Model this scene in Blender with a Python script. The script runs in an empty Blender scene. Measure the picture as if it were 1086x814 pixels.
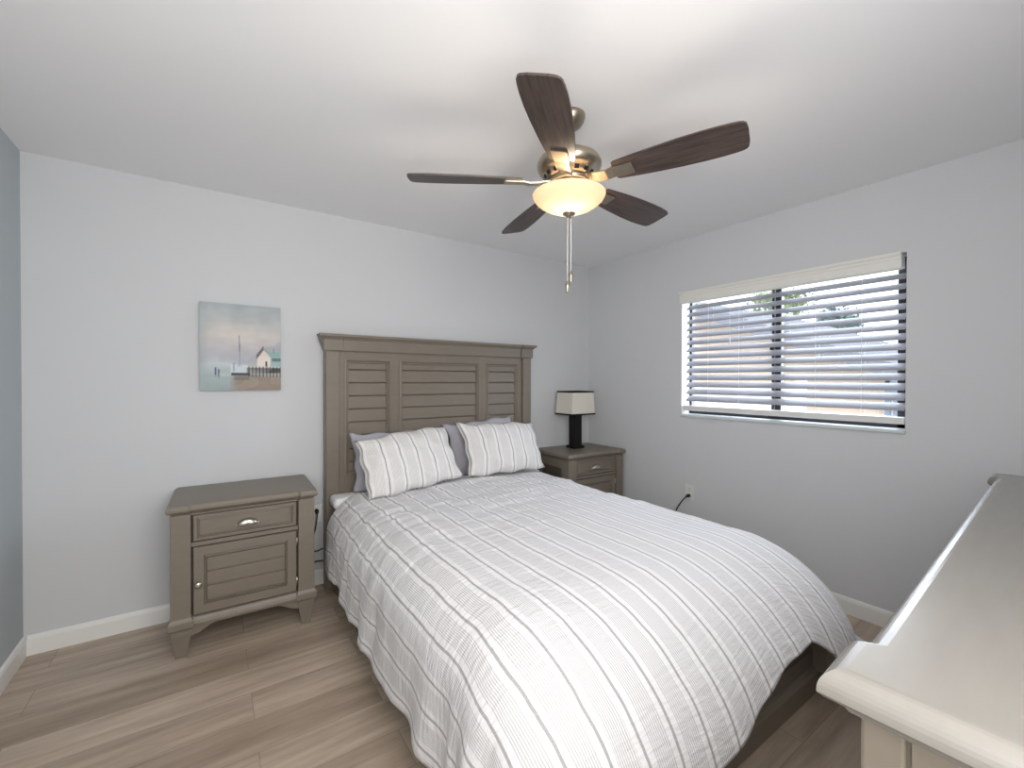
import bpy, bmesh, math, random
import numpy as np
from mathutils import Vector, Matrix

# ------------------------------------------------------------------ camera, world, lights, exposure
scene = bpy.context.scene
col = scene.collection
random.seed(7)

F_PX, YAW, PITCH, ROLL = 460.7, 0.6031, -0.00867, 0.00251
CAM = Vector((-3.0236, -3.0702, 1.344))
cam_d = bpy.data.cameras.new('camera')
cam_d.sensor_fit = 'HORIZONTAL'
cam_d.sensor_width = 36.0
cam_d.lens = F_PX / 1086 * 36.0
cam_d.clip_start = 0.02
cam = bpy.data.objects.new('camera', cam_d)
col.objects.link(cam)
_fw = Vector((math.sin(YAW), math.cos(YAW), 0)); _rt = Vector((math.cos(YAW), -math.sin(YAW), 0)); _up = Vector((0, 0, 1))
_f2 = _fw * math.cos(PITCH) + _up * math.sin(PITCH); _u2 = _up * math.cos(PITCH) - _fw * math.sin(PITCH)
_r3 = _rt * math.cos(ROLL) + _u2 * math.sin(ROLL); _u3 = _u2 * math.cos(ROLL) - _rt * math.sin(ROLL)
cam.matrix_world = Matrix(((_r3.x, _u3.x, -_f2.x, CAM.x), (_r3.y, _u3.y, -_f2.y, CAM.y), (_r3.z, _u3.z, -_f2.z, CAM.z), (0, 0, 0, 1)))
scene.camera = cam

world = bpy.data.worlds.new('sky'); scene.world = world
world.use_nodes = True
_bg = world.node_tree.nodes['Background']
_bg.inputs['Color'].default_value = (0.80, 0.90, 1.0, 1)
_bg.inputs['Strength'].default_value = 2.2

def area(name, loc, target, sx, sy, power, colr):
    d = bpy.data.lights.new(name, 'AREA'); d.shape = 'RECTANGLE'; d.size = sx; d.size_y = sy
    d.energy = power; d.color = colr
    o = bpy.data.objects.new(name, d); col.objects.link(o); o.location = loc
    o.rotation_euler = (Vector(target) - Vector(loc)).to_track_quat('-Z', 'Z').to_euler()
    return o
sun_d = bpy.data.lights.new('sun', 'SUN'); sun_d.energy = 1.5; sun_d.angle = 0.01; sun_d.color = (1, .96, .9)
sun = bpy.data.objects.new('sun', sun_d); col.objects.link(sun)
sun.rotation_euler = Vector((0.62, 0.30, -0.75)).to_track_quat('-Z', 'Z').to_euler()
# added soft fill light, unseen behind the camera, standing in for bounced flash
area('fill_light', (-2.55, -3.26, 1.62), (-1.8, 0.0, 1.45), 2.0, 1.3, 54, (1.0, 0.975, 0.945))
area('window_daylight', (0.85, -1.69, 1.55), (-1.8, -1.69, 1.25), 1.7, 1.2, 85, (0.78, 0.87, 1.0))

scene.view_settings.view_transform = 'Standard'
scene.view_settings.look = 'None'
scene.view_settings.gamma = 1.0
scene.view_settings.use_curve_mapping = False
scene.view_settings.exposure = 0.28
scene.cycles.use_denoising = True
scene.cycles.max_bounces = 8
scene.cycles.diffuse_bounces = 5
scene.cycles.sample_clamp_indirect = 6.0

# ------------------------------------------------------------------ material helpers
def new_mat(name):
    m = bpy.data.materials.new(name); m.use_nodes = True
    nt = m.node_tree
    b = nt.nodes['Principled BSDF']
    return m, nt, b

def N(nt, kind, **kw):
    n = nt.nodes.new(kind)
    for k, v in kw.items():
        if k.startswith('i_'):
            key = k[2:]
            n.inputs[int(key) if key.isdigit() else key.replace('_', ' ')].default_value = v
        else:
            setattr(n, k, v)
    return n

def L(nt, a, b): nt.links.new(a, b)

def math_n(nt, op, a=None, b=None, va=None, vb=None):
    n = nt.nodes.new('ShaderNodeMath'); n.operation = op
    if a is not None: L(nt, a, n.inputs[0])
    elif va is not None: n.inputs[0].default_value = va
    if b is not None: L(nt, b, n.inputs[1])
    elif vb is not None: n.inputs[1].default_value = vb
    return n.outputs[0]

def mix_col(nt, fac, c1, c2):
    n = nt.nodes.new('ShaderNodeMix'); n.data_type = 'RGBA'
    if hasattr(fac, 'links'): L(nt, fac, n.inputs[0])
    else: n.inputs[0].default_value = fac
    for i, c in ((6, c1), (7, c2)):
        if hasattr(c, 'links'): L(nt, c, n.inputs[i])
        else: n.inputs[i].default_value = (*c, 1)
    return n.outputs[2]

def noise(nt, scale, detail=3, vec=None, rough=.5):
    n = N(nt, 'ShaderNodeTexNoise'); n.inputs['Scale'].default_value = scale
    n.inputs['Detail'].default_value = detail; n.inputs['Roughness'].default_value = rough
    if vec is not None: L(nt, vec, n.inputs['Vector'])
    return n.outputs['Fac']

def bump(nt, b, h, strength=.2, dist=.01):
    n = N(nt, 'ShaderNodeBump'); n.inputs['Strength'].default_value = strength; n.inputs['Distance'].default_value = dist
    L(nt, h, n.inputs['Height']); L(nt, n.outputs['Normal'], b.inputs['Normal'])

def objco(nt, scale=(1, 1, 1)):
    t = N(nt, 'ShaderNodeTexCoord'); m = N(nt, 'ShaderNodeMapping'); m.inputs['Scale'].default_value = scale
    L(nt, t.outputs['Object'], m.inputs['Vector']); return m.outputs['Vector']

def plain(name, c, rough=.5, metal=0.0, var=0.0, nscale=20, bs=0.0, spec=None, stretch=(1, 1, 1)):
    m, nt, b = new_mat(name)
    b.inputs['Base Color'].default_value = (*c, 1)
    b.inputs['Roughness'].default_value = rough; b.inputs['Metallic'].default_value = metal
    if spec is not None: b.inputs['Specular IOR Level'].default_value = spec
    if var or bs:
        f = noise(nt, nscale, 4, objco(nt, stretch))
        if var:
            L(nt, mix_col(nt, f, [x * (1 - var) for x in c], [min(1, x * (1 + var)) for x in c]), b.inputs['Base Color'])
        if bs: bump(nt, b, f, bs, .004)
    return m

M = {}
M['wall_darker'] = plain('left_wall_darker', (.45, .495, .52), .85, var=.015, nscale=3)  # left wall toned darker and bluer than the other walls
M['wall'] = plain('wall_paint', (.625, .638, .655), .85, var=.015, nscale=3, bs=.0)
M['wall_plain'] = plain('hall_wall_paint', (.66, .67, .68), .9)
M['ceiling'] = plain('ceiling_paint', (.85, .85, .86), .9, var=.01, nscale=4)
M['trim'] = plain('white_trim', (.82, .82, .80), .4)
M['taupe'] = plain('taupe_paint', (.195, .167, .133), .42, var=.10, nscale=9, stretch=(1, 6, 6), bs=.03)
M['taupe_gap_shade'] = plain('taupe_shadow_gap', (.05, .043, .036), .7)
M['dresser_top'] = plain('taupe_satin', (.19, .179, .162), .27, var=.06, nscale=9, stretch=(1, 6, 6))
M['nickel'] = plain('brushed_nickel', (.62, .58, .52), .3, 1.0)
M['fan_metal'] = plain('antique_nickel', (.42, .36, .28), .3, 1.0, var=.1, nscale=30)
M['black'] = plain('black_paint', (.009, .008, .008), .5, spec=.25)
M['black_plastic'] = plain('black_rubber', (.008, .008, .009), .5)
M['frame_black'] = plain('black_aluminium', (.012, .012, .014), .45)
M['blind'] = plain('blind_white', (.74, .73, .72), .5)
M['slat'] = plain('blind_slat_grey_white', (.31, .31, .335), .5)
M['cream'] = plain('cream_valance', (.80, .79, .745), .5)
M['sill'] = plain('pale_sill', (.66, .70, .72), .35, var=.05, nscale=12)
M['plastic'] = plain('outlet_plastic', (.75, .74, .71), .35)
M['sheet'] = plain('white_sheet', (.80, .80, .80), .85, bs=.1, nscale=30)
M['grey_linen'] = plain('lilac_grey_cotton', (.40, .39, .435), .85, var=.05, nscale=14, bs=.15)
M['string'] = plain('white_cord', (.75, .74, .72), .6)

# dark wood of the fan blades, grain along the blade's local x
m, nt, b = new_mat('espresso_wood')
v = objco(nt, (1.3, 16, 16))
f = noise(nt, 5.0, 6, v, .65)
r = N(nt, 'ShaderNodeValToRGB'); L(nt, f, r.inputs[0])
r.color_ramp.elements[0].position = .3; r.color_ramp.elements[0].color = (.018, .012, .011, 1)
r.color_ramp.elements[1].position = .72; r.color_ramp.elements[1].color = (.105, .070, .058, 1)
L(nt, r.outputs[0], b.inputs['Base Color']); b.inputs['Roughness'].default_value = .42
M['blade'] = m

# lvp floor: planks run along x
m, nt, b = new_mat('vinyl_plank')
co = objco(nt)
br = N(nt, 'ShaderNodeTexBrick'); L(nt, co, br.inputs['Vector'])
br.offset = .37; br.offset_frequency = 2; br.squash = 1
br.inputs['Scale'].default_value = 1; br.inputs['Brick Width'].default_value = 1.22; br.inputs['Row Height'].default_value = .182
br.inputs['Mortar Size'].default_value = .0012; br.inputs['Mortar Smooth'].default_value = .3; br.inputs['Bias'].default_value = 0
br.inputs['Color1'].default_value = (0, 0, 0, 1); br.inputs['Color2'].default_value = (1, 1, 1, 1); br.inputs['Mortar'].default_value = (.5, .5, .5, 1)
tint = mix_col(nt, br.outputs['Color'], (.35, .275, .21), (.53, .435, .345))
# grain, shifted per plank
mp = N(nt, 'ShaderNodeVectorMath', operation='MULTIPLY_ADD')
L(nt, co, mp.inputs[0]); mp.inputs[1].default_value = (.9, 9, 1)
sc = N(nt, 'ShaderNodeVectorMath', operation='SCALE'); L(nt, br.outputs['Color'], sc.inputs[0]); sc.inputs['Scale'].default_value = 7.0
L(nt, sc.outputs[0], mp.inputs[2])
g1 = noise(nt, 2.2, 7, mp.outputs[0], .62)
mp2 = N(nt, 'ShaderNodeVectorMath', operation='MULTIPLY'); L(nt, mp.outputs[0], mp2.inputs[0]); mp2.inputs[1].default_value = (1.5, 5, 1)
g2 = noise(nt, 3.0, 5, mp2.outputs[0], .6)
rr = N(nt, 'ShaderNodeValToRGB'); L(nt, g1, rr.inputs[0])
rr.color_ramp.elements[0].position = .32; rr.color_ramp.elements[0].color = (.72, .70, .68, 1)
rr.color_ramp.elements[1].position = .66; rr.color_ramp.elements[1].color = (1.12, 1.12, 1.13, 1)
mu = N(nt, 'ShaderNodeMix', data_type='RGBA', blend_type='MULTIPLY'); mu.inputs[0].default_value = 1
L(nt, tint, mu.inputs[6]); L(nt, rr.outputs[0], mu.inputs[7])
fine = mix_col(nt, g2, (.86, .86, .86), (1.1, 1.1, 1.1))
mu2 = N(nt, 'ShaderNodeMix', data_type='RGBA', blend_type='MULTIPLY'); mu2.inputs[0].default_value = 1
L(nt, mu.outputs[2], mu2.inputs[6]); L(nt, fine, mu2.inputs[7])
seam = mix_col(nt, br.outputs['Fac'], (1, 1, 1), (.55, .52, .5))
mu3 = N(nt, 'ShaderNodeMix', data_type='RGBA', blend_type='MULTIPLY'); mu3.inputs[0].default_value = 1
L(nt, mu2.outputs[2], mu3.inputs[6]); L(nt, seam, mu3.inputs[7])
L(nt, mu3.outputs[2], b.inputs['Base Color']); b.inputs['Roughness'].default_value = .42
M['floor'] = m

# woven stripes across UV.x (metres)
def stripe_mat(name, period, phase, white, fine_c, dark, crinkle=.35):
    m, nt, b = new_mat(name)
    uv = N(nt, 'ShaderNodeUVMap'); uv.uv_map = 'UVMap'
    sp = N(nt, 'ShaderNodeSeparateXYZ'); L(nt, uv.outputs[0], sp.inputs[0])
    wob = noise(nt, 9, 2, uv.outputs[0]); w = math_n(nt, 'MULTIPLY', wob, vb=.010)
    u = math_n(nt, 'ADD', sp.outputs['X'], w)
    p = math_n(nt, 'FRACT', math_n(nt, 'ADD', math_n(nt, 'DIVIDE', u, vb=period), vb=phase))
    d = math_n(nt, 'ABSOLUTE', math_n(nt, 'SUBTRACT', p, vb=.5))
    band = math_n(nt, 'LESS_THAN', d, vb=.040)
    zone = math_n(nt, 'GREATER_THAN', d, vb=.205)
    fl = math_n(nt, 'LESS_THAN', math_n(nt, 'FRACT', math_n(nt, 'DIVIDE', u, vb=period * .59 / 9.0)), vb=.48)
    fz = math_n(nt, 'MULTIPLY', zone, fl)
    # broken weave inside the dark band
    wv = noise(nt, 260, 1, uv.outputs[0])
    c = mix_col(nt, fz, white, fine_c)
    c = mix_col(nt, math_n(nt, 'MULTIPLY', band, math_n(nt, 'ADD', math_n(nt, 'MULTIPLY', wv, vb=.5), vb=.62)), c, dark)
    L(nt, c, b.inputs['Base Color']); b.inputs['Roughness'].default_value = .9
    b.inputs['Specular IOR Level'].default_value = .2
    b.inputs['Sheen Weight'].default_value = .1
    mv = N(nt, 'ShaderNodeVectorMath', operation='MULTIPLY'); L(nt, uv.outputs[0], mv.inputs[0]); mv.inputs[1].default_value = (14, 60, 1)
    h1 = noise(nt, 1.0, 3, mv.outputs[0])
    mv2 = N(nt, 'ShaderNodeVectorMath', operation='MULTIPLY'); L(nt, uv.outputs[0], mv2.inputs[0]); mv2.inputs[1].default_value = (9, 11, 1)
    h2 = noise(nt, 1.0, 3, mv2.outputs[0])
    h = math_n(nt, 'ADD', h1, math_n(nt, 'MULTIPLY', h2, vb=1.2))
    bump(nt, b, h, crinkle, .012)
    return m
M['duvet'] = stripe_mat('striped_duvet_cotton', .1135, .22, (.76, .75, .76), (.52, .51, .515), (.34, .33, .33), .5)
M['sham'] = stripe_mat('striped_sham_cotton', .1135, .10, (.78, .765, .755), (.58, .56, .545), (.34, .33, .325), .35)

# frosted glass bowl, lit by the bulb inside
m, nt, b = new_mat('frosted_glass')
tr = N(nt, 'ShaderNodeBsdfTranslucent'); tr.inputs['Color'].default_value = (.64, .575, .49, 1)
di = N(nt, 'ShaderNodeBsdfDiffuse'); di.inputs['Color'].default_value = (.66, .58, .49, 1)
mx = N(nt, 'ShaderNodeMixShader'); mx.inputs[0].default_value = .45
L(nt, tr.outputs[0], mx.inputs[1]); L(nt, di.outputs[0], mx.inputs[2])
out = nt.nodes['Material Output']; L(nt, mx.outputs[0], out.inputs['Surface'])
M['bowl'] = m
# linen lamp shade
m, nt, b = new_mat('linen_shade')
tr = N(nt, 'ShaderNodeBsdfTranslucent'); tr.inputs['Color'].default_value = (.82, .79, .71, 1)
di = N(nt, 'ShaderNodeBsdfDiffuse'); di.inputs['Color'].default_value = (.86, .83, .75, 1)
mx = N(nt, 'ShaderNodeMixShader'); mx.inputs[0].default_value = .75
L(nt, tr.outputs[0], mx.inputs[1]); L(nt, di.outputs[0], mx.inputs[2])
L(nt, mx.outputs[0], nt.nodes['Material Output'].inputs['Surface'])
M['shade'] = m
# clear window glass
m, nt, b = new_mat('window_glass')
tp = N(nt, 'ShaderNodeBsdfTransparent'); gl = N(nt, 'ShaderNodeBsdfGlossy'); gl.inputs['Roughness'].default_value = .02
mx = N(nt, 'ShaderNodeMixShader'); mx.inputs[0].default_value = .05
L(nt, tp.outputs[0], mx.inputs[1]); L(nt, gl.outputs[0], mx.inputs[2])
L(nt, mx.outputs[0], nt.nodes['Material Output'].inputs['Surface'])
M['glass'] = m
# painted canvas
m, nt, b = new_mat('painted_canvas')
at = N(nt, 'ShaderNodeAttribute'); at.attribute_name = 'paint'
L(nt, at.outputs['Color'], b.inputs['Base Color']); b.inputs['Roughness'].default_value = .7
bump(nt, b, noise(nt, 300, 2, objco(nt)), .15, .002)
M['canvas'] = m
# outdoors
M['stucco'] = plain('peach_stucco', (.66, .52, .42), .9, var=.05, nscale=8)
M['stucco_white'] = plain('white_stucco', (.80, .78, .76), .9)
M['roof_grey'] = plain('grey_shingle', (.20, .20, .225), .9, var=.15, nscale=14)
M['fence_white'] = plain('white_vinyl', (.85, .84, .84), .6)
M['lattice'] = plain('blue_grey_paint', (.16, .20, .27), .7)
M['lawn'] = plain('outdoor_ground', (.45, .44, .40), .95, var=.2, nscale=3)
M['bark'] = plain('bark', (.12, .09, .07), .9)
m, nt, b = new_mat('leaves')
f = noise(nt, 3, 3, objco(nt))
L(nt, mix_col(nt, f, (.10, .16, .06), (.34, .38, .16)), b.inputs['Base Color']); b.inputs['Roughness'].default_value = .7
M['leaf'] = m
M['leaf_blue'] = plain('blue_green_leaves', (.12, .19, .17), .7, var=.4, nscale=4)

# ------------------------------------------------------------------ object helpers
def tag(o, label=None, cat=None, group=None, kind=None):
    if label: o['label'] = label
    if cat: o['category'] = cat
    if group: o['group'] = group
    if kind: o['kind'] = kind
    return o

def empty(name, loc, label, cat, rz=0, group=None):
    o = bpy.data.objects.new(name, None); col.objects.link(o)
    o.location = loc; o.rotation_euler = (0, 0, rz); o.empty_display_size = .1
    return tag(o, label, cat, group)

def obj(name, bm, mat, parent=None, smooth=False, recalc=True):
    if recalc: bmesh.ops.recalc_face_normals(bm, faces=bm.faces[:])
    me = bpy.data.meshes.new(name); bm.to_mesh(me); bm.free()
    for mm in (mat if isinstance(mat, (list, tuple)) else [mat]): me.materials.append(mm)
    if smooth:
        for p in me.polygons: p.use_smooth = True
    o = bpy.data.objects.new(name, me); col.objects.link(o)
    if parent is not None: o.parent = parent
    return o

def box(bm, x0, x1, y0, y1, z0, z1, bev=0.0, seg=2):
    t = bmesh.new()
    bmesh.ops.create_cube(t, size=1)
    for v in t.verts:
        v.co = Vector((x0 + (v.co.x + .5) * (x1 - x0), y0 + (v.co.y + .5) * (y1 - y0), z0 + (v.co.z + .5) * (z1 - z0)))
    if bev > 0:
        bmesh.ops.bevel(t, geom=t.edges[:], offset=bev, segments=seg, affect='EDGES', profile=.5)
    merge(bm, t)
    return bm

def merge(bm, t):
    mp = {}
    for v in t.verts: mp[v] = bm.verts.new(v.co)
    for f in t.faces:
        nf = bm.faces.new([mp[v] for v in f.verts]); nf.smooth = f.smooth; nf.material_index = f.material_index
    t.free()

def BX(*a, **k): return box(bmesh.new(), *a, **k)

def loops(bm, rings, cap0=True, cap1=True, closed=True):
    """rings: list of equal-length lists of points, bridged in order"""
    vr = [[bm.verts.new(p) for p in r] for r in rings]
    n = len(vr[0])
    for a, b_ in zip(vr, vr[1:]):
        for i in range(n if closed else n - 1):
            j = (i + 1) % n
            bm.faces.new((a[i], a[j], b_[j], b_[i]))
    if cap0: bm.faces.new(vr[0][::-1])
    if cap1: bm.faces.new(vr[-1])
    return bm

def lathe(bm, prof, seg=40, c=(0, 0, 0), cap=True):
    rings = []
    for r, z in prof:
        rings.append([(c[0] + max(r, .0004) * math.cos(2 * math.pi * i / seg), c[1] + max(r, .0004) * math.sin(2 * math.pi * i / seg), c[2] + z) for i in range(seg)])
    return loops(bm, rings, cap, cap)

def tube(bm, pts, r, seg=8):
    pts = [Vector(p) for p in pts]
    rings = []
    prev = None
    for i, p in enumerate(pts):
        d = (pts[min(i + 1, len(pts) - 1)] - pts[max(i - 1, 0)]).normalized()
        a = prev if prev is not None else (Vector((0, 0, 1)) if abs(d.z) < .9 else Vector((1, 0, 0)))
        x = (a - d * a.dot(d)).normalized(); y = d.cross(x); prev = x
        rr_ = r[i] if isinstance(r, (list, tuple)) else r
        rings.append([p + x * rr_ * math.cos(2 * math.pi * k / seg) + y * rr_ * math.sin(2 * math.pi * k / seg) for k in range(seg)])
    return loops(bm, rings)

def catmull(pts, n=8):
    P = [Vector(p) for p in pts]; P = [P[0] * 2 - P[1]] + P + [P[-1] * 2 - P[-2]]
    out_ = []
    for i in range(1, len(P) - 2):
        for k in range(n):
            t = k / n
            out_.append(.5 * ((2 * P[i]) + (P[i + 1] - P[i - 1]) * t + (2 * P[i - 1] - 5 * P[i] + 4 * P[i + 1] - P[i + 2]) * t * t + (3 * P[i] - P[i - 1] - 3 * P[i + 1] + P[i + 2]) * t ** 3))
    out_.append(P[-2]); return out_

def rect_y(x0, x1, z0, z1, inset, y):
    return [(x0 + inset, y, z0 + inset), (x1 - inset, y, z0 + inset), (x1 - inset, y, z1 - inset), (x0 + inset, y, z1 - inset)]

def framed(bm, x0, x1, z0, z1, y_back, prof, cap=True):
    """panel facing -y: prof = list of (inset, y) from outer edge to field"""
    rings = [rect_y(x0, x1, z0, z1, 0, y_back)] + [rect_y(x0, x1, z0, z1, i, y) for i, y in prof]
    return loops(bm, rings, True, cap)

def prism_xz(bm, poly, y0, y1):
    return loops(bm, [[(x, y0, z) for x, z in poly], [(x, y1, z) for x, z in poly]])

def prism_xy(bm, layers):
    """layers: list of (poly of (x,y), z)"""
    return loops(bm, [[(x, y, z) for x, y in p] for p, z in layers])

def struct(name, bm, mat, parent=None, **k):
    o = obj(name, bm, mat, parent, **k)
    if parent is None: o['kind'] = 'structure'
    return o

# ------------------------------------------------------------------ the room
XL, YB, H = -3.7846, -3.36, 2.44
WY0, WY1, WZ0, WZ1 = -2.357, -1.018, 1.085, 2.028       # window opening
struct('floor', BX(XL - .1, .16, YB - 1.6, .12, -.1, 0), M['floor'])
struct('ceiling', BX(XL - .1, .16, YB - 1.6, .12, H, H + .1), M['ceiling'])
struct('wall_back', BX(XL - .1, .16, 0, .12, 0, H), M['wall'])
struct('wall_left', BX(XL - .1, XL, YB - 1.6, 0, 0, H), M['wall_darker'])
bm = bmesh.new()
box(bm, 0, .16, YB, WY0, 0, H); box(bm, 0, .16, WY1, 0, 0, H)
box(bm, 0, .16, WY0, WY1, 0, WZ0 - .02); box(bm, 0, .16, WY0, WY1, WZ1, H)
struct('wall_right', bm, M['wall'])
bm = bmesh.new()                                        # rear wall with the doorway behind the camera
box(bm, -2.62, 0, YB - .1, YB, 0, H); box(bm, XL, -3.58, YB - .1, YB, 0, H); box(bm, -3.58, -2.62, YB - .1, YB, 2.08, H)
struct('wall_rear', bm, M['wall'])
bm = bmesh.new(); box(bm, XL, .0, YB - 1.6, YB - 1.5, 0, H); box(bm, -1.6, -1.5, YB - 1.5, YB - .1, 0, H)
struct('wall_hall', bm, M['wall_plain'])

def base_prof_x(x0, x1, ywall, sgn):      # runs along x, against a wall at y = ywall
    pr = [(0, 0), (.014, 0), (.014, .075), (.010, .088), (.004, .095), (0, .095)]
    return loops(bmesh.new(), [[(x, ywall + sgn * d, z) for d, z in pr] for x in (x0, x1)])
def base_prof_y(y0, y1, xwall, sgn):
    pr = [(0, 0), (.014, 0), (.014, .075), (.010, .088), (.004, .095), (0, .095)]
    return loops(bmesh.new(), [[(xwall + sgn * d, y, z) for d, z in pr] for y in (y0, y1)])
struct('baseboard_back', base_prof_x(XL + .0142, -.0142, 0, -1), M['trim'])
struct('baseboard_left', base_prof_y(YB, 0, XL, 1), M['trim'])
struct('baseboard_right', base_prof_y(YB, 0, 0, -1), M['trim'])

# window: black slider, white reveal, sill
win = bpy.data.objects.new('window_1', None); col.objects.link(win); win['kind'] = 'structure'
win.location = (.1, (WY0 + WY1) / 2, WZ0)
def wpart(name, bm, mat, parent=win, **k):
    bmesh.ops.translate(bm, verts=bm.verts[:], vec=-Vector(win.location)); return obj(name, bm, mat, parent, **k)
bm = bmesh.new()
fx0, fx1 = .105, .15
box(bm, fx0, fx1, WY0, WY0 + .060, WZ0, WZ1, .003); box(bm, fx0, fx1, WY1 - .022, WY1, WZ0, WZ1, .003)
box(bm, fx0, fx1, WY0, WY1, WZ0 - .01, WZ0 + .035, .003); box(bm, fx0, fx1, WY0, WY1, WZ1 - .035, WZ1, .003)
wpart('window_frame', bm, M['frame_black'])
bm = bmesh.new(); box(bm, .098, .140, -1.700, -1.662, WZ0 + .03, WZ1 - .03, .003); box(bm, .105, .140, -1.655, -1.637, WZ0 + .03, WZ1 - .03, .003)
wpart('meeting_rail', bm, M['frame_black'])
bm = bmesh.new(); box(bm, .092, .106, -1.652, -1.630, 1.545, 1.60, .003); wpart('latch', bm, M['frame_black'])
wpart('window_pane', BX(.122, .126, WY0 + .04, WY1 - .02, WZ0 + .03, WZ1 - .03), M['glass'])
bm = bmesh.new(); box(bm, .0005, .104, WY1 - .005, WY1 - .0005, WZ0, WZ1)
wpart('window_reveal', bm, M['trim'])
wpart('window_sill', BX(-.018, .104, WY0 - .004, WY1 + .004, WZ0 - .0195, WZ0, .004), M['sill'])

# ------------------------------------------------------------------ window blind
bl = empty('window_blind', (.045, (WY0 + WY1) / 2, WZ0), 'white horizontal slat blind with tilted wide slats hanging in the window', 'blind')
def bpart(name, bm, mat, parent=bl, **k):
    bmesh.ops.translate(bm, verts=bm.verts[:], vec=-Vector(bl.location)); return obj(name, bm, mat, parent, **k)
SL = 14; Z0, Z1 = 1.205, 1.912
TILT = math.radians(36)
for i in range(SL):
    zc = Z1 - (Z1 - Z0) * i / (SL - 1)
    bm = bmesh.new()
    w = .064
    top = []; bot = []
    for k in range(7):
        a = (k / 6 - .5) * w
        camber = .0035 * (1 - (2 * a / w) ** 2)
        # room-side edge (x smaller) is lower
        px_, pz_ = a * math.cos(TILT) - camber * math.sin(TILT), a * math.sin(TILT) + camber * math.cos(TILT)
        top.append((.05 + px_, zc + pz_ + .0014)); bot.append((.05 + px_, zc + pz_ - .0014))
    ring = top + bot[::-1]
    loops(bm, [[(x, y, z) for x, z in ring] for y in (WY0 + .010, WY1 - .022)])
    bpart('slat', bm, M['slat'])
bpart('bottom_rail', BX(.012, .062, WY0 + .008, WY1 - .004, 1.112, 1.150, .004), M['blind'])
bpart('headrail', BX(.012, .07, WY0 + .022, WY1 - .006, 1.955, 2.018, .003), M['blind'])
# valance with a moulded profile, closed with a return at its right end
pv = [(.008, 1.940), (-.010, 1.940), (-.016, 1.948), (-.016, 1.990), (-.020, 1.998), (-.020, 2.008), (-.028, 2.018), (-.028, 2.030), (.008, 2.030)]
bm = loops(bmesh.new(), [[(x, y, z) for x, z in pv] for y in (WY0 + .018, WY1 + .008)])
bpart('valance', bm, M['cream'])
for yc in (-1.23, -1.46, -1.93, -2.16):
    bm = bmesh.new()
    for xx in (.018, .082): tube(bm, [(xx, yc, 1.15), (xx, yc, 1.96)], .0009, 5)
    bpart('ladder_cord', bm, M['string'])
for yc, zt in ((-1.075, 1.66), (-1.40, 1.63)):
    bm = bmesh.new()
    tube(bm, [(.008, yc, zt + .02), (.008, yc, 1.945)], .0009, 5)
    bmt = bmesh.new(); lathe(bm, [(.001, .02), (.004, .015), (.0055, -.02), (.004, -.026), (.001, -.027)], 10, (.008, yc, zt))
    bmt.free(); bpart('lift_cord', bm, M['string'], smooth=True)

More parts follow.
